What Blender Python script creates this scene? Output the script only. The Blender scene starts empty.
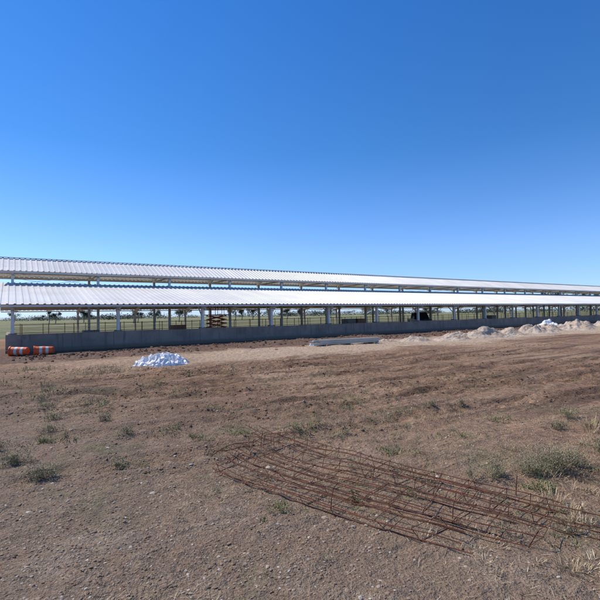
import bpy, math, numpy as np
from mathutils import Vector, Matrix
R=np.random.RandomState(7)
sc=bpy.context.scene
sc.view_settings.view_transform='Standard'; sc.view_settings.look='None'; sc.view_settings.exposure=0
COL=sc.collection
# ------------------------------------------------------------------ frame of the shed
ANG=math.radians(33.7); D=np.array([math.cos(ANG),math.sin(ANG)]); NV=np.array([-D[1],D[0]]); P0=np.array([-17.4,26.2])
def L2W(t,w): return P0+D*t+NV*w
# ------------------------------------------------------------------ noise
def vn(x,y,seed=0):
    xi=np.floor(x).astype(np.int64); yi=np.floor(y).astype(np.int64); fx=x-xi; fy=y-yi
    def h(a,b):
        n=(a*374761393+b*668265263+seed*974634777)&0xffffffff
        n=((n^(n>>13))*1274126177)&0xffffffff
        return ((n^(n>>16))&0xffff)/65535.0*2-1
    sx=fx*fx*(3-2*fx); sy=fy*fy*(3-2*fy)
    return (h(xi,yi)*(1-sx)+h(xi+1,yi)*sx)*(1-sy)+(h(xi,yi+1)*(1-sx)+h(xi+1,yi+1)*sx)*sy
def fbm(x,y,o=3,seed=0):
    s=0;a=1;t=0
    for i in range(o):
        s=s+a*vn(x*2**i+17*i,y*2**i-9*i,seed+i); t+=a; a*=.5
    return s/t
def sstep(a,b,x):
    t=np.clip((x-a)/(b-a),0,1); return t*t*(3-2*t)
RUTS=[(-3,9.4,.16,.012),(-3,11.3,.16,.012),(4,13.5,.30,-.004),(4,15.3,.30,-.004),(-6,14.5,.05,.006),(-6,16.3,.05,.006),(6,10.2,.5,.0),(6,12.2,.5,.0),(5,19,.45,0),(5,21,.45,0),(2,11.8,.12,.004),(2,17.2,.38,0)]
def H(x,y):
    x=np.asarray(x,float); y=np.asarray(y,float)
    r=np.hypot(x,y-8); f=1-sstep(35,80,r)
    w=(x-P0[0])*NV[0]+(y-P0[1])*NV[1]
    t=(x-P0[0])*D[0]+(y-P0[1])*D[1]
    f=f*(1-sstep(-1.5,-.3,w))
    h=.07*fbm(x*.33,y*.33,3,1)+.035*fbm(x*1.3,y*1.3,3,5)+.02*fbm(x*5,y*5,2,9)
    h=h+.06*sstep(8,10,y)*(1-sstep(20,24,y))*fbm(t*.22,w*2.0,3,77)
    for (a,b,k,c) in RUTS:
        yy=b+k*(x-a)+c*(x-a)**2+.12*np.sin(x*.7)
        v=(y-yy)/math.sqrt(1+k*k)
        lim=1-sstep(7,13,np.abs(x-a))
        lug=1+.45*np.sin(x*14+v*9)*(np.abs(v)<.3)
        h=h+lim*(-.075*lug*np.exp(-(v/.2)**2)+.05*np.exp(-((np.abs(v)-.38)/.12)**2))
    rid=np.exp(-((w+5.2+.8*vn(t*.25,t*0,3))/1.1)**2)*(.16+.16*fbm(t*.5,w*.9,3,21))*sstep(3,8,t)
    rid2=np.exp(-((w+14.3)/.9)**2)*(.06+.08*fbm(t*.6,w*.9,3,31))*sstep(6,12,t)
    h=h+np.maximum(rid,0)+np.maximum(rid2,0)
    return h*f
# ------------------------------------------------------------------ node helpers
class NT:
    def __init__(s,name,rough=.9):
        s.m=bpy.data.materials.new(name); s.m.use_nodes=True; s.nt=s.m.node_tree
        s.b=s.nt.nodes['Principled BSDF']; s.b.inputs['Roughness'].default_value=rough
        s.b.inputs['Specular IOR Level'].default_value=.25
    def n(s,t,**k):
        o=s.nt.nodes.new(t)
        for a,b in k.items(): setattr(o,a,b)
        return o
    def put(s,sock,v):
        if isinstance(v,bpy.types.NodeSocket): s.nt.links.new(v,sock)
        elif v is not None: sock.default_value=v
    def math(s,op,a,b=None):
        o=s.n('ShaderNodeMath',operation=op); s.put(o.inputs[0],a); s.put(o.inputs[1],b); return o.outputs[0]
    def mix(s,f,a,b,bt='MIX'):
        o=s.n('ShaderNodeMix',data_type='RGBA',blend_type=bt)
        s.put(o.inputs[0],f)
        for i,v in ((6,a),(7,b)):
            if isinstance(v,tuple) and len(v)==3: v=(*v,1)
            s.put(o.inputs[i],v)
        return o.outputs[2]
    def ss(s,v,a,b,lo=0.,hi=1.):
        o=s.n('ShaderNodeMapRange',interpolation_type='SMOOTHSTEP'); s.put(o.inputs[0],v)
        for i,q in enumerate((a,b,lo,hi)): o.inputs[i+1].default_value=q
        return o.outputs[0]
    def noise(s,vec,scale,detail=4,rough=.55,dist=0):
        o=s.n('ShaderNodeTexNoise'); s.put(o.inputs['Vector'],vec); o.inputs['Scale'].default_value=scale
        o.inputs['Detail'].default_value=detail; o.inputs['Roughness'].default_value=rough; o.inputs['Distortion'].default_value=dist
        return o.outputs['Fac']
    def vor(s,vec,scale,feat='F1'):
        o=s.n('ShaderNodeTexVoronoi',feature=feat); s.put(o.inputs['Vector'],vec); o.inputs['Scale'].default_value=scale; return o
    def pos(s): return s.n('ShaderNodeNewGeometry').outputs['Position']
    def obj(s): return s.n('ShaderNodeTexCoord').outputs['Object']
    def dot(s,vec,v):
        o=s.n('ShaderNodeVectorMath',operation='DOT_PRODUCT'); s.put(o.inputs[0],vec); o.inputs[1].default_value=v; return o.outputs['Value']
    def bump(s,h,st=.5,dist=.02):
        o=s.n('ShaderNodeBump'); o.inputs['Strength'].default_value=st; o.inputs['Distance'].default_value=dist
        s.put(o.inputs['Height'],h); s.put(s.b.inputs['Normal'],o.outputs[0])
    def attr(s,name): return s.n('ShaderNodeAttribute',attribute_name=name).outputs['Fac']
    def col(s,c):
        if isinstance(c,tuple) and len(c)==3: c=(*c,1)
        s.put(s.b.inputs['Base Color'],c)
def simple(name,c1,c2,scale=3,rough=.7,metal=0,bump=0,use_attr=False):
    m=NT(name,rough); v=m.obj(); f=m.noise(v,scale,5,.6)
    if use_attr: f=m.attr('rnd')
    m.col(m.mix(m.ss(f,.3,.7) if not use_attr else f,c1,c2)); m.b.inputs['Metallic'].default_value=metal
    if bump: m.bump(m.noise(v,scale*6,4),bump,.02)
    return m.m
# ground -------------------------------------------------------------
def ground_mat():
    m=NT('ground_soil',.95); p=m.pos()
    off=m.n('ShaderNodeVectorMath',operation='SUBTRACT'); m.put(off.inputs[0],p); off.inputs[1].default_value=(P0[0],P0[1],0)
    q=off.outputs[0]
    nb=m.noise(p,.12,3,.6); nm=m.noise(p,.9,4,.62,.3); nf=m.noise(p,7,4,.65); nx=m.noise(p,45,3,.7)
    w=m.dot(q,(NV[0],NV[1],0)); t=m.dot(q,(D[0],D[1],0))
    wn=m.math('ADD',w,m.math('MULTIPLY',m.math('SUBTRACT',nm,.5),4.0)); wn=m.math('ADD',wn,m.math('MULTIPLY',m.math('SUBTRACT',nb,.5),6.0))
    sep=m.n('ShaderNodeSeparateXYZ'); m.put(sep.inputs[0],p); X,Y=sep.outputs[0],sep.outputs[1]
    c=m.mix(m.ss(nm,.35,.68),(.35,.207,.12),(.225,.13,.076))
    c=m.mix(m.ss(nb,.45,.62),c,(.41,.26,.158))
    # streaks left by vehicles, running with the shed
    sk=m.n('ShaderNodeCombineXYZ'); m.put(sk.inputs[0],m.math('MULTIPLY',t,.12)); m.put(sk.inputs[1],m.math('MULTIPLY',w,1.7))
    ns=m.noise(sk.outputs[0],1.0,4,.65,.4)
    mid=m.math('MULTIPLY',m.ss(Y,6,10),m.ss(wn,-12,-16))
    c=m.mix(m.math('MULTIPLY',mid,m.ss(ns,.49,.6,0,.8)),c,(.135,.077,.047)); c=m.mix(m.math('MULTIPLY',mid,m.ss(ns,.43,.34,0,.5)),c,(.46,.31,.2))
    # grey-brown stony foreground
    g=m.math('ADD',m.math('ADD',Y,m.math('MULTIPLY',X,.6)),m.math('MULTIPLY',m.math('SUBTRACT',nm,.5),9))
    gc=m.mix(m.ss(nf,.35,.65),(.31,.235,.165),(.165,.12,.082)); gc=m.mix(m.ss(nm,.5,.66,0,.6),gc,(.40,.33,.25))
    c=m.mix(m.ss(g,1,12,.85,0.),c,gc)
    # low weed stain
    c=m.mix(m.math('MULTIPLY',m.ss(m.noise(p,.55,5,.7,.2),.53,.64),m.ss(Y,9,24,.5,0)),c,(.15,.145,.07))
    # road band
    band=m.math('MULTIPLY',m.ss(wn,-15.5,-13.5),m.ss(wn,-9.3,-7.8,1,0))
    band=m.math('MULTIPLY',band,m.ss(t,-2,12))
    c=m.mix(m.math('MULTIPLY',band,m.ss(nf,.2,.6,.6,1)),c,(.54,.39,.26))
    dark=m.math('MULTIPLY',m.ss(wn,-8.6,-7.2),m.ss(wn,3,6,1,0))
    c=m.mix(m.math('MULTIPLY',dark,.85),c,m.mix(m.ss(nf,.3,.7),(.12,.068,.045),(.20,.12,.08)))
    c=m.mix(.75,c,m.mix(m.ss(nf,.25,.75),(.26,.26,.26),(.74,.74,.74)),'OVERLAY')
    c=m.mix(.6,c,m.mix(m.ss(nx,.25,.75),(.2,.2,.2),(.8,.8,.8)),'OVERLAY')
    v2=m.vor(p,55)
    sx=m.n('ShaderNodeSeparateColor'); m.put(sx.inputs[0],v2.outputs['Color'])
    msk=m.math('MULTIPLY',m.ss(sx.outputs[0],.8,.82),m.ss(v2.outputs['Distance'],.28,.42,1,0))
    msk=m.math('MULTIPLY',msk,m.ss(nm,.45,.62))
    c=m.mix(msk,c,m.mix(sx.outputs[1],(.40,.33,.26),(.20,.14,.10)))
    gr=m.mix(m.ss(nb,.35,.65),(.15,.16,.07),(.24,.22,.11))
    fld=m.ss(wn,22,25)
    far=m.n('ShaderNodeVectorMath',operation='LENGTH'); m.put(far.inputs[0],p)
    fr=m.ss(far.outputs['Value'],110,170)
    c=m.mix(m.math('MAXIMUM',fld,fr),c,gr)
    m.col(c)
    hh=m.math('ADD',m.math('MULTIPLY',nf,1.5),m.math('MULTIPLY',nx,.7)); hh=m.math('ADD',hh,m.math('MULTIPLY',nm,2.5)); hh=m.math('ADD',hh,m.math('MULTIPLY',ns,-2.0))
    m.bump(hh,1.0,.07)
    return m.m
GROUND=ground_mat()
def stonemat():
    m=NT('stone_mix',.9); a=m.attr('rnd'); r=m.n('ShaderNodeValToRGB'); m.put(r.inputs[0],a)
    e=r.color_ramp.elements; e[0].color=(.15,.095,.062,1); e[1].color=(.48,.42,.34,1)
    for pz,cc in ((.4,(.24,.165,.108,1)),(.75,(.29,.215,.155,1)),(.9,(.37,.3,.23,1))):
        k=e.new(pz); k.color=cc
    m.col(r.outputs[0]); return m.m
STONE=stonemat()
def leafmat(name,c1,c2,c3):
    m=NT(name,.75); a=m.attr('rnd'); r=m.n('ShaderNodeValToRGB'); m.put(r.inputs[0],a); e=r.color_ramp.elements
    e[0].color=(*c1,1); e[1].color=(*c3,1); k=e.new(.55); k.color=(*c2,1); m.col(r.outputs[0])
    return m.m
GREEN=leafmat('green_weed_leaf',(.085,.095,.032),(.16,.17,.06),(.34,.31,.15))
GREY=leafmat('saltbush_leaf',(.085,.085,.042),(.19,.175,.095),(.38,.31,.19))
STRAW=leafmat('dry_straw',(.24,.16,.09),(.42,.32,.19),(.60,.5,.33))
GUM=leafmat('hazed_gum_leaf',(.035,.05,.035),(.065,.083,.055),(.11,.125,.085))  # distance haze is mixed into these leaf colours, lighter than the foliage itself
BARK=simple('bark',(.2,.16,.12),(.34,.3,.25),2)
RUST=simple('rusty_steel',(.19,.07,.038),(.095,.042,.028),9,.85,.15,.3)
def roofmat():
    m=NT('white_roof_sheet',.42); v=m.obj(); f=m.noise(v,.35,4,.6); f2=m.noise(v,5,4,.6)
    sep=m.n('ShaderNodeSeparateXYZ'); m.put(sep.inputs[0],v)
    pan=m.math('FRACT',m.math('DIVIDE',sep.outputs[0],1.0)); sn=m.n('ShaderNodeTexWhiteNoise',noise_dimensions='1D')
    m.put(sn.inputs['W'],m.math('FLOOR',sep.outputs[0]))
    c=m.mix(m.ss(f,.35,.7),(.76,.73,.67),(.66,.63,.575)); c=m.mix(m.math('MULTIPLY',sn.outputs['Value'],.25),c,(.5,.49,.46))
    c=m.mix(m.ss(pan,.0,.03,.4,0.),c,(.25,.25,.25)); c=m.mix(m.ss(f2,.6,.85,0,.25),c,(.45,.4,.33)); m.col(c); return m.m
ROOF=roofmat()
WSTEEL=simple('white_painted_steel',(.78,.77,.74),(.66,.65,.61),1.5,.45)
PURL=simple('galv_purlin',(.52,.48,.42),(.62,.58,.52),1,.5,.2)
def concmat():
    m=NT('wall_concrete',.85); v=m.obj(); f=m.noise(v,.8,6,.65); sep=m.n('ShaderNodeSeparateXYZ'); m.put(sep.inputs[0],v)
    st=m.n('ShaderNodeCombineXYZ'); m.put(st.inputs[0],m.math('MULTIPLY',sep.outputs[0],3)); m.put(st.inputs[2],m.math('MULTIPLY',sep.outputs[2],.4))
    s2=m.noise(st.outputs[0],1.2,5,.6)
    c=m.mix(m.ss(f,.3,.7),(.35,.275,.22),(.24,.185,.15)); c=m.mix(m.ss(s2,.5,.72,0,.65),c,(.14,.108,.085))
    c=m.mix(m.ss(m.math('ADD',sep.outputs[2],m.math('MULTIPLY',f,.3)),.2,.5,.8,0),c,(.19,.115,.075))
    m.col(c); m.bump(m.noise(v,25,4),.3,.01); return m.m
CONC=concmat()
# ------------------------------------------------------------------ mesh helpers
def arr_mesh(name,V,F,mat,rnd=None,smooth=False):
    V=np.asarray(V,np.float32); F=np.asarray(F,np.int32); k=F.shape[1]
    me=bpy.data.meshes.new(name); me.vertices.add(len(V)); me.vertices.foreach_set('co',V.ravel())
    me.loops.add(F.size); me.loops.foreach_set('vertex_index',F.ravel())
    me.polygons.add(len(F)); me.polygons.foreach_set('loop_start',np.arange(0,F.size,k,dtype=np.int32))
    me.polygons.foreach_set('loop_total',np.full(len(F),k,np.int32))
    me.polygons.foreach_set('use_smooth',np.full(len(F),smooth,bool))
    me.update(calc_edges=True)
    if rnd is not None:
        a=me.attributes.new('rnd','FLOAT','POINT'); a.data.foreach_set('value',np.asarray(rnd,np.float32))
    me.materials.append(mat); o=bpy.data.objects.new(name,me); COL.objects.link(o); return o
class B:
    def __init__(s): s.v=[];s.f=[]
    def box(s,x0,x1,y0,y1,z0,z1,M=None):
        n=len(s.v)
        for c in ((x0,y0,z0),(x1,y0,z0),(x1,y1,z0),(x0,y1,z0),(x0,y0,z1),(x1,y0,z1),(x1,y1,z1),(x0,y1,z1)):
            s.v.append(tuple(M@Vector(c)) if M else c)
        for q in ((0,3,2,1),(4,5,6,7),(0,1,5,4),(1,2,6,5),(2,3,7,6),(3,0,4,7)): s.f.append(tuple(n+i for i in q))
    def beam(s,a,b,wd,ht,up=(0,0,1)):
        a=Vector(a);b=Vector(b);d=(b-a);L=d.length;d.normalize();u=Vector(up);x=d.cross(u)
        if x.length<1e-4: x=d.cross(Vector((0,1,0)))
        x.normalize();u=x.cross(d)
        M=Matrix.Translation(a)@Matrix((x,d,u)).transposed().to_4x4()
        s.box(-wd/2,wd/2,0,L,-ht/2,ht/2,M)
    def ibeam(s,a,b,wd,ht,up=(0,0,1),tf=.014,tw=.01):
        a=Vector(a);b=Vector(b);d=(b-a);L=d.length;d.normalize();u=Vector(up);x=d.cross(u).normalized();u=x.cross(d)
        M=Matrix.Translation(a)@Matrix((x,d,u)).transposed().to_4x4()
        s.box(-wd/2,wd/2,0,L,ht/2-tf,ht/2,M); s.box(-wd/2,wd/2,0,L,-ht/2,-ht/2+tf,M); s.box(-tw/2,tw/2,0,L,-ht/2+tf,ht/2-tf,M)
    def tube(s,pts,r,k=6,cap=True):
        pts=[Vector(p) for p in pts]; n0=len(s.v); rr=r if isinstance(r,(list,tuple)) else [r]*len(pts)
        for i,p in enumerate(pts):
            d=(pts[min(i+1,len(pts)-1)]-pts[max(i-1,0)]).normalized()
            u=Vector((0,0,1)) if abs(d.z)<.9 else Vector((1,0,0)); x=d.cross(u).normalized(); y=x.cross(d)
            for j in range(k):
                a=2*math.pi*j/k; s.v.append(tuple(p+(x*math.cos(a)+y*math.sin(a))*rr[i]))
        for i in range(len(pts)-1):
            for j in range(k):
                a=n0+i*k+j; b=n0+i*k+(j+1)%k; s.f.append((a,b,b+k,a+k))
        if cap:
            s.f.append(tuple(n0+j for j in range(k))[::-1]); e=n0+(len(pts)-1)*k; s.f.append(tuple(e+j for j in range(k)))
    def extr(s,prof,y0,y1,top=None):
        n=len(s.v);k=len(prof)
        for y in (y0,y1):
            for (x,z) in prof:
                yy=y
                if top and z>top[0]: yy=y-(1 if y>0 else -1)*top[1]
                s.v.append((x,yy,z))
        s.f.append(tuple(n+i for i in range(k))); s.f.append(tuple(n+k+i for i in range(k))[::-1])
        for i in range(k): j=(i+1)%k; s.f.append((n+j,n+i,n+k+i,n+k+j))
    def make(s,name,mat,parent=None,bevel=0,smooth=False):
        me=bpy.data.meshes.new(name); me.from_pydata(s.v,[],s.f); me.update(); me.materials.append(mat)
        if smooth:
            for p in me.polygons: p.use_smooth=True
        o=bpy.data.objects.new(name,me); COL.objects.link(o)
        if parent: o.parent=parent
        if bevel:
            mo=o.modifiers.new('bev','BEVEL'); mo.width=bevel; mo.segments=2; mo.limit_method='ANGLE'
        return o
def empty(name,loc,rot=0):
    e=bpy.data.objects.new(name,None); e.location=loc; e.rotation_euler=(0,0,rot); COL.objects.link(e); return e
# ------------------------------------------------------------------ GROUND
nx,ny=860,1100
u=np.linspace(-1,1,nx); X=2.0*np.sinh(8.02*u); vv=np.linspace(-1,1,ny); Y=7+2.6*np.sinh(7.75*vv)
GX,GY=np.meshgrid(X,Y); GZ=H(GX,GY)
V=np.stack([GX.ravel(),GY.ravel(),GZ.ravel()],1); i=np.arange(nx-1)[None,:]+np.arange(ny-1)[:,None]*nx; i=i.ravel()
arr_mesh('ground',V,np.stack([i,i+1,i+nx+1,i+nx],1),GROUND,smooth=True)
# ------------------------------------------------------------------ SHED
shed=empty('open_sided_cattle_shed',(P0[0],P0[1],0),ANG)
NB=25; LEN=NB*6.0; OV=.95
ZE,ZT=2.90,4.83; WE,WT=-.8,8.5     # lean-to roofs
ZE2,ZR=5.68,6.98; WE2,WR=7.6,10.75 # raised centre roof
WID=21.5
def roof(name,w0,z0,w1,z1):
    per=.38; n=int((LEN+2*OV)/per); prof=[]
    for k in range(n):
        x=-OV+k*per
        prof+= [(x,0),(x+.22,0),(x+.255,.05),(x+.345,.05)]
    prof.append((-OV+n*per,0)); prof=np.array(prof); m=len(prof)
    rows=[]; S=8
    for j in range(S+1):
        f=j/S; jit=.004*np.sin(prof[:,0]*.9+j*2.1)
        rows.append(np.stack([prof[:,0],np.full(m,w0+(w1-w0)*f),z0+(z1-z0)*f+prof[:,1]+jit],1))
    V=np.concatenate(rows); ii=(np.arange(m-1)[None,:]+np.arange(S)[:,None]*m).ravel()
    F=np.stack([ii,ii+1,ii+m+1,ii+m],1) if w1>w0 else np.stack([ii,ii+m,ii+m+1,ii+1],1)
    o=arr_mesh(name,V,F,ROOF); o.parent=shed; return o
roof('lean_roof_front',WE,ZE,WT,ZT); roof('lean_roof_back',WID-WE,ZE,WID-WT,ZT)
roof('centre_roof_front',WE2,ZE2,WR,ZR); roof('centre_roof_back',WID-WE2,ZE2,WR,ZR)
b=B(); b.beam((-OV-.02,WR,ZR+.07),(LEN+OV,WR,ZR+.07),.36,.03)
for xx in (-OV-.03,LEN+OV+.03):
    for (w0,z0,w1,z1) in ((WE,ZE,WT,ZT),(WID-WE,ZE,WID-WT,ZT),(WE2,ZE2,WR,ZR),(WID-WE2,ZE2,WR,ZR)):
        b.beam((xx,w0,z0),(xx,w1,z1),.03,.2)
b.make('ridge_and_barge_flashing',WSTEEL,shed)
b=B()
for (w0,z0) in ((WE,ZE),(WID-WE,ZE)):
    b.box(-OV,LEN+OV,w0-.06,w0+.06,z0-.15,z0-.05)
b.make('eave_purlins',WSTEEL,shed)
s1=(ZT-ZE)/(WT-WE); s2=(ZR-ZE2)/(WR-WE2)
b=B()
for k in range(1,8):
    w=WE+(WT-WE)*k/7.4; z=ZE+s1*(w-WE)-.11
    b.box(-OV,LEN+OV,w-.03,w+.03,z-.1,z+.1); b.box(-OV,LEN+OV,WID-w-.03,WID-w+.03,z-.1,z+.1)
for k in range(0,4):
    w=WE2+.1+(WR-WE2-.3)*k/3; z=ZE2+s2*(w-WE2)-.11
    b.box(-OV,LEN+OV,w-.03,w+.03,z-.1,z+.1); b.box(-OV,LEN+OV,WID-w-.03,WID-w+.03,z-.1,z+.1)
b.make('roof_purlins',PURL,shed)
b=B(); WI=8.2
for k in range(NB+1):
    t=k*6.0
    ze=ZE+s1*(0-WE)-.36; zi=ZE+s1*(WI-WE)-.34
    for w in (0,WID): b.ibeam((t,w,0.1),(t,w,ze+.1),.18,.22,up=(0,1,0))
    zu=ZE2+s2*(WI-WE2)-.3
    for w in (WI,WID-WI): b.ibeam((t,w,.1),(t,w,zu),.18,.22,up=(0,1,0))
    for sgn in (0,1):
        f=(lambda w:w) if sgn==0 else (lambda w:WID-w)
        b.ibeam((t,f(WE+.1),ZE+s1*.1-.33),(t,f(WI-.11),zi),.14,.26)
        b.ibeam((t,f(WI-.5),ZE2+s2*(WI-.5-WE2)-.31),(t,f(WR),ZR-.33),.14,.24)
        b.beam((t,f(.1),ze-.75),(t,f(.85),ze-.0),.06,.08)
        b.beam((t,f(WI-.12),zi-.75),(t,f(WI-.95),zi-.3),.06,.08)
    b.beam((t,WI+.1,ZE2-.1),(t,WID-WI-.1,ZE2-.1),.08,.1)
b.make('steel_frames',WSTEEL,shed)
b=B()
for w in (WI,WID-WI):
    b.box(0,LEN,w-.04,w+.04,ZT-.42,ZT-.27)
for k in (0,8,16,24):
    for w in (WI,WID-WI):
        b.beam((k*6+.1,w+.07,ZT-.1),(k*6+5.9,w+.07,ZE2-.1),.025,.025); b.beam((k*6+.1,w+.1,ZE2-.1),(k*6+5.9,w+.1,ZT-.1),.025,.025)
b.make('longitudinal_bracing',PURL,shed)
b=B(); k=0; t=-.35
while t<LEN:
    dz=.015*math.sin(t*1.3); b.box(t,t+2.985,-.40+.006*math.sin(t*3),-.2,-.1,1.10+dz); t+=3.0
b.box(-.35,-.15,-.19,7.6,-.1,1.08); b.box(-.35,LEN,-.62,-.405,-.1,.18)
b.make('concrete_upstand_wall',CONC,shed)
b=B(); b.box(-.14,LEN,-.19,WID+.3,-.1,.16); b.make('concrete_floor_slab',CONC,shed)
b=B()
for k in range(NB+1):
    b.box(k*6-.22,k*6+.22,-.195,.25,.165,1.16)
b.make('column_plinths',CONC,shed)
rf=empty('cattle_rail_fence',(P0[0],P0[1],0),ANG); b=B()
for w in (13.0,WID-.4):
    for z in (.55,.85,1.15,1.5): b.tube([(0,w,z),(LEN,w,z)],.024,6)
    for k in range(int(LEN/2)): b.tube([(k*2+.7,w,.16),(k*2+.7,w,1.56)],.035,6)
b.make('rails',simple('rail_red_oxide',(.34,.15,.09),(.38,.24,.17),2,.6),rf)
# ------------------------------------------------------------------ pallets of blocks on the slab
def pallet(loc,rot,cb,seed):
    rs=np.random.RandomState(seed); e=empty('block_pallet',loc,rot); b=B()
    for y in (-.5,0,.5): b.box(-.6,.6,y-.05,y+.05,0,.1)
    for k in range(6): b.box(-.6+k*.21,-.46+k*.21,-.55,.55,.101,.12)
    b.make('timber_pallet',TIM,e); b=B()
    for L in range(rs.randint(4,7)):
        for i_ in range(3):
            for j_ in range(5): 
                ox=rs.uniform(-.008,.008); b.box(-.58+i_*.39+ox,-.205+i_*.39+ox,-.5+j_*.2,-.31+j_*.2,.122+L*.195,.122+L*.195+.19)
    b.make('blocks',cb,e,.006)
TIM=simple('timber',(.35,.24,.14),(.25,.17,.1),8)
CB=simple('clay_block',(.36,.17,.11),(.42,.25,.17),6,.9); GB=simple('grey_block',(.36,.34,.31),(.28,.26,.24),6,.9)
for j,(t,w,cb) in enumerate([(5.2,6.5,GB),(12.4,7.0,CB),(13.6,2.3,CB),(30.6,5,GB),(32.2,5.1,CB),(57,5,GB)]):
    p=L2W(t,w); pallet((p[0],p[1],.165),ANG+.1*math.sin(j*3),cb,j)
# ------------------------------------------------------------------ scissor lift
def scissor(loc,rot):
    e=empty('scissor_lift',loc,rot); RED=simple('red_machine_paint',(.50,.06,.035),(.38,.06,.04),2,.5); BLK=simple('tyre_rubber',(.03,.03,.03),(.05,.05,.05),5)
    b=B(); b.box(-.95,.95,-.38,.38,.2,.5); b.box(-.5,.5,-.44,-.385,.26,.46); b.make('chassis',RED,e,.03)
    b=B()
    for x in (-.7,.7):
        for y in (-.42,.42): b.tube([(x,y-.07,.2),(x,y+.07,.2)],.2,16)
    b.make('wheels',BLK,e)
    b=B(); z=.55
    for st in range(4):
        for y in (-.3,.3):
            b.beam((-.8,y,z),(.8,y,z+.33),.05,.06); b.beam((.8,y+.06,z),(-.8,y+.06,z+.33),.05,.06)
        for x in (-.8,.8): b.tube([(x,-.36,z),(x,.36,z)],.03,8)
        z+=.33
    b.make('scissor_arms',RED,e)
    b=B(); b.box(-.98,.98,-.4,.4,z+.02,z+.1)
    for x in (-.95,-.32,.32,.95):
        for y in (-.37,.37): b.tube([(x,y,z+.1),(x,y,z+1.05)],.022,6)
    for zz in (z+.55,z+1.05):
        for y in (-.37,.37): b.tube([(-.95,y,zz),(.95,y,zz)],.022,6)
        for x in (-.95,.95): b.tube([(x,-.37,zz),(x,.37,zz)],.022,6)
    b.make('platform_guardrail',RED,e)
p=L2W(14.9,4.2); scissor((p[0],p[1],.165),ANG+.1)
# ------------------------------------------------------------------ pickup
def pickup(loc,rot,c):
    e=empty('pickup_truck',loc,rot); P=simple('truck_paint',c,tuple(q*.9 for q in c),1,.3); G=simple('truck_glass',(.02,.025,.03),(.03,.035,.04),1,.08); K=simple('truck_tyre',(.025,.025,.025),(.045,.045,.045),5); CH=simple('truck_trim',(.3,.3,.3),(.15,.15,.15),2,.4)
    def arch(cx,r=.44,n=8): return [(cx+r*math.cos(math.pi*i/n),.42+r*math.sin(math.pi*i/n)*.98) for i in range(n+1)]
    prof=[(-2.6,.45)]+[(-2.6,1.05),(-.55,1.08),(-.5,1.1),(1.05,1.1),(1.2,1.08),(2.35,.98),(2.55,.85),(2.6,.45)]+[(x,z) for x,z in arch(1.62)]+[(x,z) for x,z in arch(-1.55)]
    b=B(); b.extr(prof,-.92,.92); b.make('body',P,e,.03)
    b=B(); b.extr([(-.62,1.09),(-.5,1.78),(.55,1.8),(1.2,1.1)],-.88,.88,(1.5,.14)); b.make('cab_glass',G,e,.02)
    b=B(); b.extr([(-.52,1.75),(-.48,1.83),(.5,1.85),(.62,1.77)],-.77,.77); 
    for y in (-1,1):
        for (x0,x1) in ((-.6,-.5),(.02,.02),(1.17,.56)): b.beam((x0,y*.9,1.1),(x1,y*.77,1.79),.06,.07)
    b.make('cab_roof_pillars',P,e,.01)
    b=B()
    for x in (-1.55,1.62):
        for y in (-.82,.82): b.tube([(x,y-.12,.38),(x,y+.12,.38)],.38,20)
    b.make('tyres',K,e)
    b=B()
    for x in (-1.55,1.62):
        for y in (-.82,.82): b.tube([(x,y-.13,.38),(x,y+.13,.38)],.2,12)
    b.box(2.56,2.66,-.88,.88,.42,.6); b.box(-2.68,-2.58,-.85,.85,.45,.58); b.box(2.5,2.585,-.5,.5,.66,.86)
    b.make('trim',CH,e)
    b=B(); 
    for y in (-.76,.76): b.box(2.38,2.56,y-.14,y+.14,.7,.86)
    b.make('headlamps',simple('lamp_lens',(.8,.8,.8),(.7,.7,.7),1,.1),e)
p=L2W(42.5,5.5); pickup((p[0],p[1],.165),math.radians(74-165),(.09,.095,.11))
# ------------------------------------------------------------------ purlin stack
e=empty('steel_purlin_stack',(2.9,28.3,float(H(2.9,28.3))+.0),ANG-.12)
b=B()
for L in range(3):
    for r in range(5 if L<2 else 3):
        x0=-2.3+R.uniform(-.35,.35); y=-.55+r*.24+R.uniform(-.03,.03); z=.10+L*.105
        b.box(x0,x0+4.6,y,y+.004,z,z+.09); b.box(x0,x0+4.6,y+.0041,y+.09,z,z+.004); b.box(x0,x0+4.6,y+.0041,y+.09,z+.086,z+.09)
b.make('c_purlins',simple('dull_galv',(.40,.39,.33),(.53,.51,.44),1.2,.5,.15),e)
b=B()
for x in (-1.8,0,1.8): b.box(x-.05,x+.05,-.8,.8,-.05,.095)
b.make('timber_bearers',TIM,e)
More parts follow.
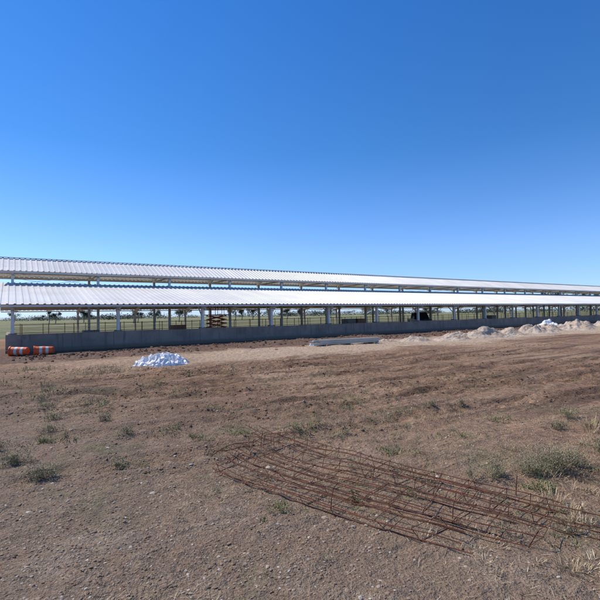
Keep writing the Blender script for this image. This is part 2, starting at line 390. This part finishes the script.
# ------------------------------------------------------------------ plastic piles
def plasticmat():
    m=NT('white_plastic_film',.3); m.col(m.mix(m.noise(m.obj(),4,4),(.88,.86,.84),(.76,.75,.74))); m.b.inputs['Specular IOR Level'].default_value=.5
    m.bump(m.noise(m.obj(),9,4,.7,1.0),.6,.05); return m.m
PL=plasticmat()
def heap(name,cx,cy,lx,ly,h,mat,seed,rot=0,ridge=0.,n=90,smooth=True,peak=1.3):
    a=np.linspace(-1.25,1.25,n); A,Bv=np.meshgrid(a,a)
    rr=np.hypot(A,Bv); rr=rr*(1+.30*fbm(np.arctan2(Bv,A)*1.2+5,rr*0,2,seed))
    f=np.clip(1-rr,0,1)**(1/peak) if ridge else sstep(1.05,0.,rr)
    z=h*f*(.75+.6*fbm(A*2.2,Bv*2.2,3,seed+3))
    if ridge: z=z+ridge*f**.4*(1-np.abs(fbm(A*4,Bv*3,3,seed+7))*3.0)*.5
    else: z=z+.28*h*fbm(A*5,Bv*5,4,seed+9)*(rr<1.1)*f**.5
    z=np.where(rr>1.06,-.12,z)
    c,s=math.cos(rot),math.sin(rot); x=A*lx/2; y=Bv*ly/2
    if ridge: x=x+.08*fbm(A*9,Bv*9,2,seed+11); y=y+.08*fbm(A*9,Bv*9,2,seed+13)
    V=np.stack([(x*c-y*s).ravel(),(x*s+y*c).ravel(),z.ravel()],1)
    i=(np.arange(n-1)[None,:]+np.arange(n-1)[:,None]*n).ravel()
    o=arr_mesh(name,V,np.stack([i,i+1,i+n+1,i+n],1),mat,smooth=smooth); o.location=(cx,cy,float(H(cx,cy))-.02); return o
heap('plastic_sheet_pile',-5.9,18.4,2.3,1.4,.5,PL,3,.1,.30,120,False,1.9)
heap('plastic_sheet_pile.001',.95,27.4,.7,.5,.38,PL,8,.1,.12,50,False,2)
p=L2W(54,-4.4); heap('plastic_sheet_pile.002',p[0],p[1],3.0,2.0,.75,PL,11,ANG,.35,90,False,2)
def moundmat():
    m=NT('pale_sand',.95); p=m.obj(); f=m.noise(p,1.2,5,.6)
    c=m.mix(m.ss(f,.35,.65),(.58,.47,.36),(.44,.33,.24)); c=m.mix(.6,c,m.mix(m.noise(p,12,4),(.25,.25,.25),(.75,.75,.75)),'OVERLAY'); m.col(c); m.bump(m.noise(p,5,5,.7),1.,.15); return m.m
MO=moundmat()
for j,(x,y,l,d_,h,ro) in enumerate([(14.0,33.3,5,3,.9,.3),(17.0,35.6,3.6,3,.75,.2),(20.6,38.6,5,3.6,1.2,.5),(23.9,41.9,4.2,3,.8,0),(28,44.5,5.4,3.6,1.25,.4),(32,49.5,5,4,1.0,.4),(38,53,6.5,4,1.4,.4),(44,58,6,4,1.1,.4),(11.0,31.4,3.8,2.4,.6,.3),(8.2,30.6,3.4,2,.45,.5),(12.6,34.4,3,2,.5,.5),(5.9,29.9,2.6,1.4,.25,.5)]):
    heap('dirt_mound' if j==0 else 'dirt_mound.%03d'%j,x,y,l,d_,h,MO,20+j,ro)
# ------------------------------------------------------------------ traffic drums lying
OR=simple('orange_plastic',(.80,.13,.035),(.62,.11,.035),3,.5); WH=simple('white_reflective',(.72,.70,.68),(.5,.47,.42),3,.4)
def drum(x,y,rot):
    e=empty('traffic_drum',(x,y,float(H(x,y))+.24),rot)
    b=B();b2=B()
    b.tube([(0,0,0),(.06,0,0)],.28,20); b.tube([(.06,0,0),(.27,0,0)],[.245,.24],20); b2.tube([(.27,0,0),(.42,0,0)],[.235,.23],20)
    b.tube([(.42,0,0),(.58,0,0)],[.23,.225],20); b2.tube([(.58,0,0),(.72,0,0)],[.22,.215],20); b.tube([(.72,0,0),(.9,0,0),(.94,0,0)],[.215,.205,.17],20); b.tube([(.94,-.08,.0),(1.0,-.05,0),(1.0,.05,0),(.94,.08,0)],.015,6)
    b.make('drum_body',OR,e); b2.make('reflective_bands',WH,e)
drum(-16.2,24.2,.12); drum(-15.05,24.45,.55); drum(-15.2,24.9,.2)
# ------------------------------------------------------------------ rebar cages
def cage(a,bb,wd,ht,step,seed,name='rebar_cage',tilt=0.):
    rs=np.random.RandomState(seed); a=np.array(a,float); bb=np.array(bb,float); d=bb-a; L=np.hypot(*d); d/=L; n=np.array([-d[1],d[0]])
    e=empty(name,(0,0,0)); b=B(); NP=14
    def P(s,o,h):
        xy=a+d*s+n*(o+.05*math.sin(s*1.3+seed)); z=max(float(H(xy[0],xy[1])),-.05)+.02+h*(1+.25*math.sin(s*1.1+seed))+.012*math.sin(s*2.1+seed*2)
        return (xy[0],xy[1],z)
    for (o,h) in ((-wd/2,0),(wd/2,0),(-wd/2,ht),(wd/2,ht),(.1*wd,ht)):
        st=rs.uniform(-.3,.15); en=L+rs.uniform(-.4,.2); q=rs.uniform(-.03,.03)
        b.tube([P(st+(en-st)*i/NP,o+q*math.sin(i*.7),h+rs.uniform(-.008,.008)) for i in range(NP+1)],.0052,6)
    b.make('long_bars',RUST,e); b=B(); s=.1
    while s<L-.05:
        j=rs.uniform(-.05,.05); k=rs.uniform(-.08,.08); tl=tilt+rs.uniform(-.05,.05)
        pts=[P(s+j,-wd/2-.01,-.01),P(s+k,wd/2+.01,-.01),P(s+k+tl,wd/2+.01,ht+.012),P(s+j+tl,-wd/2-.01,ht+.012)]
        pts.append(pts[0])
        for q in range(4): b.tube([pts[q],pts[q+1]],.0036,5)
        s+=step*rs.uniform(.7,1.3)
    b.make('stirrups',RUST,e)
cage((-.78,6.9),(2.72,4.0),.36,.12,.26,1)
cage((-.95,6.35),(2.15,3.8),.32,.09,.36,2,'rebar_cage.001',.08)
cage((-1.05,5.85),(1.45,3.75),.34,.07,.45,3,'rebar_cage.002',-.1)
b=B()
for (x0,y0,x1,y1,h0,h1) in ((-1.1,5.6,1.0,3.9,.03,.06),(.2,5.6,2.75,3.85,.14,.05),(-.2,5.1,1.9,3.75,.03,.03),(-1.2,5.9,-.6,6.9,.1,.16),(-1.15,5.8,-.75,6.4,.2,.05),(-1.05,6.2,1.2,4.4,.1,.02),(-.6,6.9,2.5,4.3,.12,.04)):
    pts=[]
    for i in range(9):
        f=i/8; x=x0+(x1-x0)*f+.03*math.sin(5*f+x0); y=y0+(y1-y0)*f+.02*math.sin(4*f); pts.append((x,y,float(H(x,y))+h0+(h1-h0)*f+.012))
    b.tube(pts,.0052,6)
for (x,y,hh) in ((.28,4.55,.2),(2.32,4.8,.2),(-.62,6.5,.25),(1.45,4.3,.16)):
    z=float(H(x,y)); b.tube([(x,y,z-.02),(x+.01,y,z+hh*.6),(x+.03,y+.02,z+hh)],.0055,6)
b.make('loose_rebar',RUST)
# ------------------------------------------------------------------ gravel and clods
ph=(1+5**.5)/2
IC=np.array([(-1,ph,0),(1,ph,0),(-1,-ph,0),(1,-ph,0),(0,-1,ph),(0,1,ph),(0,-1,-ph),(0,1,-ph),(ph,0,-1),(ph,0,1),(-ph,0,-1),(-ph,0,1)],float)/math.hypot(1,ph)
IF=np.array([(0,11,5),(0,5,1),(0,1,7),(0,7,10),(0,10,11),(1,5,9),(5,11,4),(11,10,2),(10,7,6),(7,1,8),(3,9,4),(3,4,2),(3,2,6),(3,6,8),(3,8,9),(4,9,5),(2,4,11),(6,2,10),(8,6,7),(9,8,1)])
def scatter_stones(name,x,y,size,mat,flat=.6,sink=.35,rnd=None):
    n=len(x); z=H(x,y); sc_=size[:,None]*R.uniform(.6,1.25,(n,3)); sc_[:,2]*=flat
    T=IC[None]*(1+R.uniform(-.22,.22,(n,12,1)))*sc_[:,None,:]
    a=R.uniform(0,6.28,n); c,s=np.cos(a)[:,None],np.sin(a)[:,None]; t=R.uniform(-.5,.5,n)[:,None]
    X_,Y_,Z_=T[...,0],T[...,1],T[...,2]; Z2=Z_+X_*t*.6; 
    V=np.stack([X_*c-Y_*s+x[:,None],X_*s+Y_*c+y[:,None],Z2+z[:,None]+(size*flat*(1-2*sink))[:,None]],-1).reshape(-1,3)
    F=(IF[None]+12*np.arange(n)[:,None,None]).reshape(-1,3)
    r=R.rand(n) if rnd is None else rnd
    return arr_mesh(name,V,F,mat,np.repeat(r,12))
def wedge(n,d0,d1,pw=1.0,spread=.80):
    d=d0*(d1/d0)**(R.rand(n)**pw); x=R.uniform(-spread,spread,n)*d; return x,d
x,y=wedge(56000,2.6,18); den=fbm(x*.5,y*.5,3,40)+.5*fbm(x*2,y*2,2,44)-.045*(x+2)-.02*(y-6)+.05; k=den>R.uniform(-.45,.6,len(x)); x,y=x[k],y[k]
scatter_stones('gravel',x,y,.0035+.010*R.rand(len(x))**2.2*(1+y*.08)+ (R.rand(len(x))>.982)*.013,STONE,.55,.42)
cx=[];cy=[]
for (a,b0,k_,c_) in RUTS:
    xx=R.uniform(a-9,a+9,900); v=R.normal(0,.2,900)+np.sign(R.randn(900))*.3
    cx.append(xx); cy.append(b0+k_*(xx-a)+c_*(xx-a)**2+.12*np.sin(xx*.7)+v)
cx=np.concatenate(cx); cy=np.concatenate(cy)
scatter_stones('soil_clods',cx,cy,.008+.03*R.rand(len(cx))**3,GROUND,.6,.45)
x=R.uniform(0,55,2500); w=-5.2+R.normal(0,1.5,2500); pp=P0[None]+D[None]*x[:,None]+NV[None]*w[:,None]; w2=w<-.8
scatter_stones('spoil_clods',pp[w2,0],pp[w2,1],.02+.10*R.rand(w2.sum())**3,GROUND,.7,.35)
# ------------------------------------------------------------------ plants
class Blades:
    def __init__(s): s.V=[];s.F=[];s.r=[];s.n=0
    def add(s,base,az,lean,L,wd,r,droop=.3):
        n=len(az); d=np.stack([np.cos(az),np.sin(az),0*az],1); sd=np.stack([-np.sin(az),np.cos(az),0*az],1)
        up=np.array([0,0,1.])[None]; ls=np.sin(lean)[:,None]; lc=np.cos(lean)[:,None]; L_=L[:,None]; wd_=wd[:,None]
        mid=base+(d*ls+up*lc)*L_*.55; tip=base+d*ls*L_*(1+droop*.5)+up*lc*L_*(1-droop*.5)
        V=np.stack([base-sd*wd_*.4,base+sd*wd_*.4,mid-sd*wd_*.5,mid+sd*wd_*.5,tip],1)
        F=np.array([(0,1,3),(0,3,2),(2,3,4)])[None]+5*np.arange(n)[:,None,None]+s.n
        s.V.append(V.reshape(-1,3)); s.F.append(F.reshape(-1,3)); s.r.append(np.repeat(r,5)); s.n+=5*n
    def make(s,name,mat): return arr_mesh(name,np.concatenate(s.V),np.concatenate(s.F),mat,np.concatenate(s.r))
def tuft(bl,cx,cy,rad,h,n,wd=.006,leanmax=1.0,loc=True):
    q=R.randint(3,9); sx=R.normal(0,rad*.6,q); sy=R.normal(0,rad*.6,q); pk=R.randint(0,q,n); rq=R.uniform(.12,.6,q)
    rr=rad*np.sqrt(R.rand(n))*rq[pk]; a=R.uniform(0,6.28,n); x=cx+sx[pk]+rr*np.cos(a); y=cy+sy[pk]+rr*np.sin(a); z=H(x,y)-.005
    lean=np.clip(R.uniform(.05,leanmax,n),0,1.5); hh=R.uniform(.4,1.2,q)[pk]; L=h*hh*R.uniform(.35,1.05,n); az=a+R.normal(0,.7,n)
    bl.add(np.stack([x,y,z],1),az,lean,L,wd*R.uniform(.6,1.4,n),np.clip(R.rand(n)*.75+.4*R.rand(q)[pk],0,1))
def bush(bl,cx,cy,rad,h,ns,leaf=.02,lpst=26):
    a=R.uniform(0,6.28,ns); lean=R.uniform(.0,1.15,ns); L=h*R.uniform(.55,1.1,ns)/np.maximum(np.cos(lean),.55)*.85
    bx=cx+rad*.45*R.normal(0,.5,ns); by=cy+rad*.45*R.normal(0,.5,ns); bz=H(bx,by)
    base=np.stack([bx,by,bz],1); bl.add(base,a,lean,L,np.full(ns,.004),np.full(ns,.9),.1)
    dirv=np.stack([np.cos(a)*np.sin(lean),np.sin(a)*np.sin(lean),np.cos(lean)],1)
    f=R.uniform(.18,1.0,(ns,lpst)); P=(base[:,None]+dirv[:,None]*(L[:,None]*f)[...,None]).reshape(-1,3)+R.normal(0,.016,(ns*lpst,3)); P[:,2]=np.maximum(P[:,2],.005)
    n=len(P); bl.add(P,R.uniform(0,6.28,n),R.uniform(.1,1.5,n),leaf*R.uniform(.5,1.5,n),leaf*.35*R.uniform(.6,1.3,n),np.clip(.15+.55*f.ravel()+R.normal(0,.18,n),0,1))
def plant(name,mat,fn):
    bl=Blades(); fn(bl); return bl.make(name,mat)
shr=[(3.1,5.4,.36,.44,110),(2.8,5.3,.24,.28,60),(3.45,5.55,.24,.28,50),(4.1,5.95,.28,.3,60),(-3.95,6.0,.34,.22,60),(-3.35,5.55,.3,.2,50),(2.0,5.2,.1,.38,16),(2.35,5.3,.24,.2,36),(-2.45,5.9,.28,.14,36),(-4.9,8.6,.34,.2,40),(-3.8,8.5,.34,.16,36),(4.9,8.0,.34,.25,40),(2.7,9.1,.24,.14,22),(3.4,9.3,.24,.13,20),(-2.9,7.2,.3,.14,30),(-4.4,7.6,.34,.18,40),(-5.6,9.6,.34,.22,40),(-7.2,12.4,.4,.25,40),(-6.2,10.4,.36,.2,34),(-4.6,6.6,.34,.2,44),(3.6,4.7,.3,.2,50),(4.3,7.3,.3,.2,36)]
for j,(x,y,r,h,n) in enumerate(shr):
    plant('saltbush_shrub' if j==0 else 'saltbush_shrub.%03d'%j,GREY,lambda bl:bush(bl,x,y,r,h,n))
gw=[(-7.0,16,.8,.30,240),(-5.2,10,.6,.18,240),(-2.17,7.5,.42,.10,220),(-1.07,7.3,.5,.12,400),(0,7.5,.42,.11,240),(-4.0,7.2,.45,.13,200),(2.0,8.7,.4,.09,160),(1.3,6.3,.22,.10,110),(2.5,6.9,.35,.09,130),(-.25,4.5,.22,.08,120),(.54,4.75,.22,.08,110),(-6.6,11.5,.7,.2,220),(-8.5,13.5,.8,.24,220),(-4.3,13,.6,.18,160),(5.2,7.4,.4,.14,180),(-1.8,9.4,.5,.1,160),(-3.1,10.6,.6,.13,160),(-8.0,17.3,.7,.24,150),(-10.2,17,.8,.26,180),(3.2,11.2,.5,.11,130),(3.9,5.2,.35,.15,240),(3.5,7.9,.36,.1,140),(2.7,4.9,.24,.12,160)]
for j,(x,y,r,h,n) in enumerate(gw):
    plant('green_weed_clump' if j==0 else 'green_weed_clump.%03d'%j,GREEN,lambda bl:(tuft(bl,x,y,r,h,n,.009,1.4),bush(bl,x,y,r,h*.9,max(8,n//14),.022,14)))
st=[(4.8,7.2,.3,.32,260),(2.95,4.45,.32,.24,380),(3.3,4.1,.35,.22,380),(3.6,4.9,.25,.22,240),(2.5,4.15,.2,.14,160),(2.2,3.5,.3,.14,220),(4.4,6.6,.25,.22,200),(2.9,3.7,.3,.2,300),(1.6,3.6,.25,.1,160),(3.0,4.9,.4,.16,240),(5.4,8.3,.4,.25,240)]
for j,(x,y,r,h,n) in enumerate(st):
    plant('dry_grass_tussock' if j==0 else 'dry_grass_tussock.%03d'%j,STRAW,lambda bl:tuft(bl,x,y,r,h,n,.005,1.3))
bg=Blades();bs=Blades();by_=Blades()
x,y=wedge(7000,2.8,30,.8)
den=1.3*fbm(x*.4,y*.4,3,60)-.012*(x+1)+.0; k=den>R.uniform(-.15,.75,len(x)); x,y=x[k],y[k]
for xx,yy in zip(x,y):
    w=(xx-P0[0])*NV[0]+(yy-P0[1])*NV[1]
    if w>-15.5 or (yy>17 and xx>0): continue
    s=R.rand()**2.8; q=R.rand()
    if q<.42: tuft(bg,xx,yy,.03+.18*s,.025+.09*s,int(10+60*s),.006,1.4)
    elif q<.75: bush(bs,xx,yy,.04+.14*s,.035+.13*s,int(3+14*s),.015,12)
    else: tuft(by_,xx,yy,.05+.14*s,.05+.1*s,int(14+50*s),.004,1.4)
x,y=wedge(22000,2.6,11,.9); k=(fbm(x*.8,y*.8,3,70)+.04*x)>R.uniform(-.3,.7,len(x)); x,y=x[k],y[k]; n=len(x)
by_.add(np.stack([x,y,H(x,y)+.004],1),R.uniform(0,6.28,n),R.uniform(1.25,1.6,n),R.uniform(.02,.12,n),R.uniform(.0015,.004,n),R.rand(n),.1)
bg.make('scattered_green_weeds',GREEN); bs.make('scattered_grey_weeds',GREY); by_.make('dry_grass_litter',STRAW)
# ------------------------------------------------------------------ trees
TB=B(); TL=Blades()
def leaves(c,rad,n,size,dark):
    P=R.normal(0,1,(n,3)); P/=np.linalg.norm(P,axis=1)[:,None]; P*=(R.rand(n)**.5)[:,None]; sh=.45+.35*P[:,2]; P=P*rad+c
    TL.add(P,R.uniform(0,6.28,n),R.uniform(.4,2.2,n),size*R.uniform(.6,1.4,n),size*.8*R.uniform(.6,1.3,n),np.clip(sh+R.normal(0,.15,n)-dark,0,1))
def tree(x,y,h,sp):
    TB.tube([(x,y,-.2),(x+.1*h*.3,y,h*.25),(x+.03*h,y,h*.5)],[h*.03,h*.022,h*.015],6)
    for i in range(R.randint(7,12)):
        a=R.uniform(0,6.28); r=sp*R.uniform(.1,.8); zz=h*R.uniform(.42,.93)*(1-.12*r/sp); ex=x+r*math.cos(a); ey=y+r*math.sin(a)
        TB.tube([(x+.02*h,y,h*R.uniform(.2,.4)),((x+ex)/2,(y+ey)/2,zz*.75),(ex,ey,zz)],[h*.012,h*.009,h*.004],5)
        leaves(np.array([ex,ey,zz]),np.array([sp*.42,sp*.42,h*.13])*R.uniform(.6,1.2),130,h*.05,R.uniform(-.1,.2))
for (u_,dep,h,sp) in [(-.66,300,9,4),(-.58,170,6.5,2.6),(-.565,180,7,2.6),(-.50,190,7.5,3),(-.49,200,7,3),(-.385,150,7,3),(-.375,155,6,2.4),(-.335,165,7,3.2),(-.28,160,7.2,3),(-.265,170,8,3.4),(-.15,180,8,3.4),(-.135,190,7.5,3.5),(-.11,185,8.5,3.4),(-.07,190,8,3.6),(-.03,200,8,3.6),(.0,190,7,3.2),(.07,210,8,3.5),(.15,220,8.5,4),(.2,220,7.5,4),(.29,240,9,4),(.47,260,12,4.5),(.53,260,13,5),(.575,270,15,5),(.60,260,15.5,4.6),(.635,270,16,5),(.67,260,15,4.5),(.7,270,15,5),(.75,270,14,5)]:
    tree(u_*dep,dep,h,sp)
for i in range(300):
    u_=R.uniform(-1.1,1.1); dep=R.uniform(450,750); h=R.uniform(3,8)
    leaves(np.array([u_*dep,dep,h*.42]),np.array([R.uniform(8,26),5,h*.5]),260,h*.17,-.05)
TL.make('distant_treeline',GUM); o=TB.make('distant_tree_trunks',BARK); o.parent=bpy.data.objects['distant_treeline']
# ------------------------------------------------------------------ light, sky
EL=math.radians(52); s_=Vector((-.8,.35,0)).normalized(); sd=Vector((s_.x*math.cos(EL),s_.y*math.cos(EL),math.sin(EL)))
sun=bpy.data.lights.new('sun','SUN'); sun.energy=5.0; sun.angle=math.radians(.53); sun.color=(1,.94,.84)
so=bpy.data.objects.new('sun',sun); COL.objects.link(so); so.rotation_euler=sd.to_track_quat('Z','Y').to_euler()
wd=bpy.data.worlds.new('World'); sc.world=wd; wd.use_nodes=True; nt=wd.node_tree; bg_=nt.nodes['Background']
sk=nt.nodes.new('ShaderNodeTexSky'); sk.sky_type='NISHITA'; sk.sun_disc=False; sk.sun_elevation=EL; sk.sun_rotation=math.atan2(s_.x,s_.y)
sk.air_density=1.0; sk.dust_density=.1; sk.ozone_density=3.5; sk.altitude=0
tc=nt.nodes.new('ShaderNodeTexCoord'); sp_=nt.nodes.new('ShaderNodeSeparateXYZ'); nt.links.new(tc.outputs['Generated'],sp_.inputs[0])
rp=nt.nodes.new('ShaderNodeValToRGB'); nt.links.new(sp_.outputs[2],rp.inputs[0]); e=rp.color_ramp.elements
e[0].position=0; e[0].color=(.34,.46,.80,1); e[1].position=.75; e[1].color=(.12,.42,.76,1)
for pz,cc in ((.05,(.40,.52,.77,1)),(.14,(.40,.53,.76,1)),(.35,(.20,.44,.68,1))):
    k=e.new(pz); k.color=cc
ml=nt.nodes.new('ShaderNodeMix'); ml.data_type='RGBA'; ml.blend_type='MULTIPLY'; ml.inputs[0].default_value=1
nt.links.new(sk.outputs[0],ml.inputs[6]); nt.links.new(rp.outputs[0],ml.inputs[7])
bg_.inputs[1].default_value=.15
gn=nt.nodes.new('ShaderNodeVectorMath'); gn.operation='SCALE'; gn.inputs['Scale'].default_value=1.5
nt.links.new(ml.outputs[2],gn.inputs[0]); nt.links.new(gn.outputs[0],bg_.inputs[0])
# ------------------------------------------------------------------ camera
cam=bpy.data.cameras.new('camera'); co=bpy.data.objects.new('camera',cam); COL.objects.link(co); sc.camera=co
cam.sensor_width=36; cam.lens=36*433/600; cam.clip_end=8000; cam.clip_start=.05
Mx=Matrix.Translation((0,0,2.0))@Matrix.Rotation(math.radians(90+1.93),4,'X')@Matrix.Rotation(math.radians(-1.0),4,'Z'); co.matrix_world=Mx
